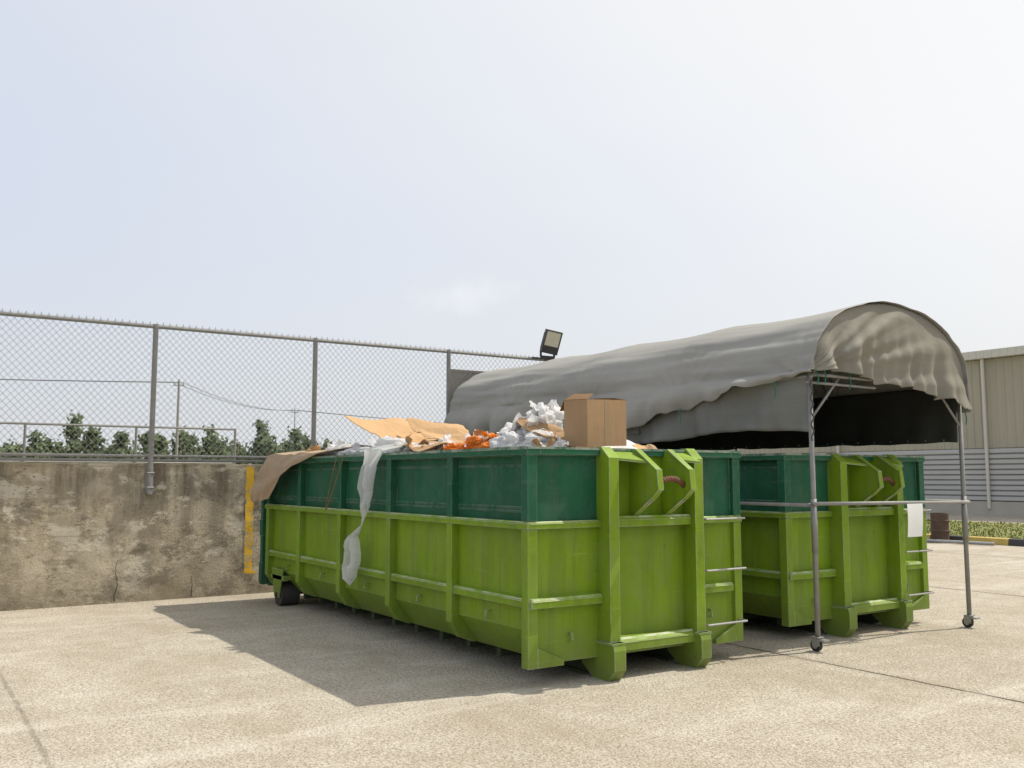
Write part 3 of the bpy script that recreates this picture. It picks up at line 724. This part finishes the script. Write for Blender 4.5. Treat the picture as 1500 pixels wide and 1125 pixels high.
m.done('power_line',simple('cable',(.09,.09,.09),.7))
k=NT('distant_foliage'); k.col(k.mix(k.ramp(k.noise(.9,5,.7),[(.35,0),(.65,1)]),(.060,.092,.038),(.135,.17,.08))); k.rough(.9)  # leaf colours lightened slightly to stand in for distance haze
FOL=k.mat; TRK=simple('bark',(.12,.09,.06),.9)
m=MB(); x=-20
def clump(cx,cy,cz,n_,sg):
    for l in range(n_):
        p=Vector((cx+random.gauss(0,sg),cy+random.gauss(0,sg),cz+random.gauss(0,sg))); s=random.uniform(.07,.16)
        u=Vector((random.gauss(0,1),random.gauss(0,1),random.gauss(0,1))).normalized()*s; w=u.orthogonal()*.75
        m.add([p-u,p+w,p+u,p-w],[(0,1,2,3)],0)
while x<48:
    y=58+random.uniform(-4,5); h=random.choice((3.2,3.5,3.8,4.0,4.4,4.8,3.7))*random.uniform(.94,1.06)*(1 if x>8 else .93)
    m.tube((x,y,0),(x+.1,y,h*.92),.08,6,1,r1=.02)
    wd=random.uniform(.7,1.2); pw=random.uniform(.5,1.0)
    for c in range(30):
        t=.25+.75*random.random()**.8; zz=h*(.30+.70*t); rr=wd*max(.08,1.10-t)**pw*random.uniform(.2,1); a=random.random()*6.28
        cx,cy=x+rr*math.cos(a),y+rr*math.sin(a)
        m.tube((x,y,zz-.3),(cx,cy,zz),.02,3,1); clump(cx,cy,zz,18,.17)
    x+=random.uniform(.45,1.05)
x=-20
while x<48:
    clump(x,62+random.uniform(-1,1),2.75+.45*nz(x*.4,3)+random.uniform(-.6,.45),46,.36); x+=.17
m.done('distant_tree_row',[FOL,TRK],recalc=False)

# ------------------------------------------------------------------ light, sky
sd=Vector((-1.28,.27,-1.86)).normalized()
el=math.asin(-sd.z); az=math.atan2(-sd.x,-sd.y)
sun=bpy.data.lights.new('sun','SUN'); sun.energy=4.15; sun.angle=R(.7); sun.color=(1,.93,.80)
so=bpy.data.objects.new('sun',sun); so.rotation_euler=sd.to_track_quat('-Z','Y').to_euler(); so.location=(10,-5,20); scene.collection.objects.link(so)
w=bpy.data.worlds.new('World'); scene.world=w; w.use_nodes=True; t=w.node_tree; bg=t.nodes['Background']
N_=t.nodes.new; Lk=t.links.new
sk=N_('ShaderNodeTexSky'); sk.sky_type='NISHITA'; sk.sun_disc=False; sk.sun_elevation=el; sk.sun_rotation=az
sk.air_density=1.0; sk.dust_density=5; sk.ozone_density=1.0; sk.altitude=0
tc=N_('ShaderNodeTexCoord'); nm=N_('ShaderNodeVectorMath'); nm.operation='NORMALIZE'; Lk(tc.outputs['Generated'],nm.inputs[0])
dt=N_('ShaderNodeVectorMath'); dt.operation='DOT_PRODUCT'; Lk(nm.outputs[0],dt.inputs[0]); dt.inputs[1].default_value=(-sd.x,-sd.y,-sd.z)
nse=N_('ShaderNodeTexNoise'); nse.inputs['Scale'].default_value=2.2; nse.inputs['Detail'].default_value=5
mp=N_('ShaderNodeMapping'); mp.inputs['Scale'].default_value=(1,1,3.0); Lk(nm.outputs[0],mp.inputs[0]); Lk(mp.outputs[0],nse.inputs['Vector'])
ad=N_('ShaderNodeMath'); ad.operation='MULTIPLY_ADD'; Lk(nse.outputs[0],ad.inputs[0]); ad.inputs[1].default_value=.16; Lk(dt.outputs['Value'],ad.inputs[2])
rp=N_('ShaderNodeValToRGB'); e=rp.color_ramp.elements; Lk(ad.outputs[0],rp.inputs[0])
e[0].position=.10; e[0].color=(.70,.77,.92,1); e[1].position=.72; e[1].color=(1,1,.99,1)
x2=rp.color_ramp.elements.new(.42); x2.color=(.83,.87,.945,1)
sz=N_('ShaderNodeSeparateXYZ'); Lk(nm.outputs[0],sz.inputs[0])
hz=N_('ShaderNodeMapRange'); Lk(sz.outputs[2],hz.inputs[0]); hz.inputs[1].default_value=.0; hz.inputs[2].default_value=.34; hz.inputs[3].default_value=.7; hz.inputs[4].default_value=0; hz.interpolation_type='SMOOTHSTEP'
hm=N_('ShaderNodeMix'); hm.data_type='RGBA'; Lk(hz.outputs[0],hm.inputs[0]); Lk(rp.outputs[0],hm.inputs[6]); hm.inputs[7].default_value=(.90,.91,.91,1)
sc=N_('ShaderNodeVectorMath'); sc.operation='SCALE'; Lk(hm.outputs[2],sc.inputs[0]); sc.inputs['Scale'].default_value=9.4
cd=Vector((.496,.846,.196)).normalized()
sb=N_('ShaderNodeVectorMath'); sb.operation='SUBTRACT'; Lk(nm.outputs[0],sb.inputs[0]); sb.inputs[1].default_value=cd
s2=N_('ShaderNodeVectorMath'); s2.operation='MULTIPLY'; Lk(sb.outputs[0],s2.inputs[0]); s2.inputs[1].default_value=(1,1,2.6)
ln=N_('ShaderNodeVectorMath'); ln.operation='LENGTH'; Lk(s2.outputs[0],ln.inputs[0])
n3=N_('ShaderNodeTexNoise'); n3.inputs['Scale'].default_value=26; n3.inputs['Detail'].default_value=7; Lk(nm.outputs[0],n3.inputs['Vector'])
a3=N_('ShaderNodeMath'); a3.operation='MULTIPLY_ADD'; Lk(n3.outputs[0],a3.inputs[0]); a3.inputs[1].default_value=.12; Lk(ln.outputs['Value'],a3.inputs[2])
r3=N_('ShaderNodeValToRGB'); r3.color_ramp.elements[0].position=.065; r3.color_ramp.elements[0].color=(.5,.5,.5,1); r3.color_ramp.elements[1].position=.115; r3.color_ramp.elements[1].color=(0,0,0,1); Lk(a3.outputs[0],r3.inputs[0])
mc=N_('ShaderNodeMix'); mc.data_type='RGBA'; Lk(r3.outputs[0],mc.inputs[0]); Lk(sc.outputs[0],mc.inputs[6]); mc.inputs[7].default_value=(9.9,9.9,9.8,1)
mx=N_('ShaderNodeMix'); mx.data_type='RGBA'; mx.inputs[0].default_value=.78
Lk(sk.outputs[0],mx.inputs[6]); Lk(mc.outputs[2],mx.inputs[7]); Lk(mx.outputs[2],bg.inputs[0]); bg.inputs[1].default_value=.112

# ------------------------------------------------------------------ camera
cam=bpy.data.cameras.new('camera'); cam.sensor_width=36; cam.lens=36*1360/1500; cam.clip_end=3000; cam.clip_start=.05
co=bpy.data.objects.new('camera',cam); co.location=(0,0,1.6); co.rotation_euler=(R(90+5.75),0,R(-33.56)); scene.collection.objects.link(co)
scene.camera=co
scene.view_settings.view_transform='Standard'; scene.view_settings.look='None'; scene.view_settings.exposure=0
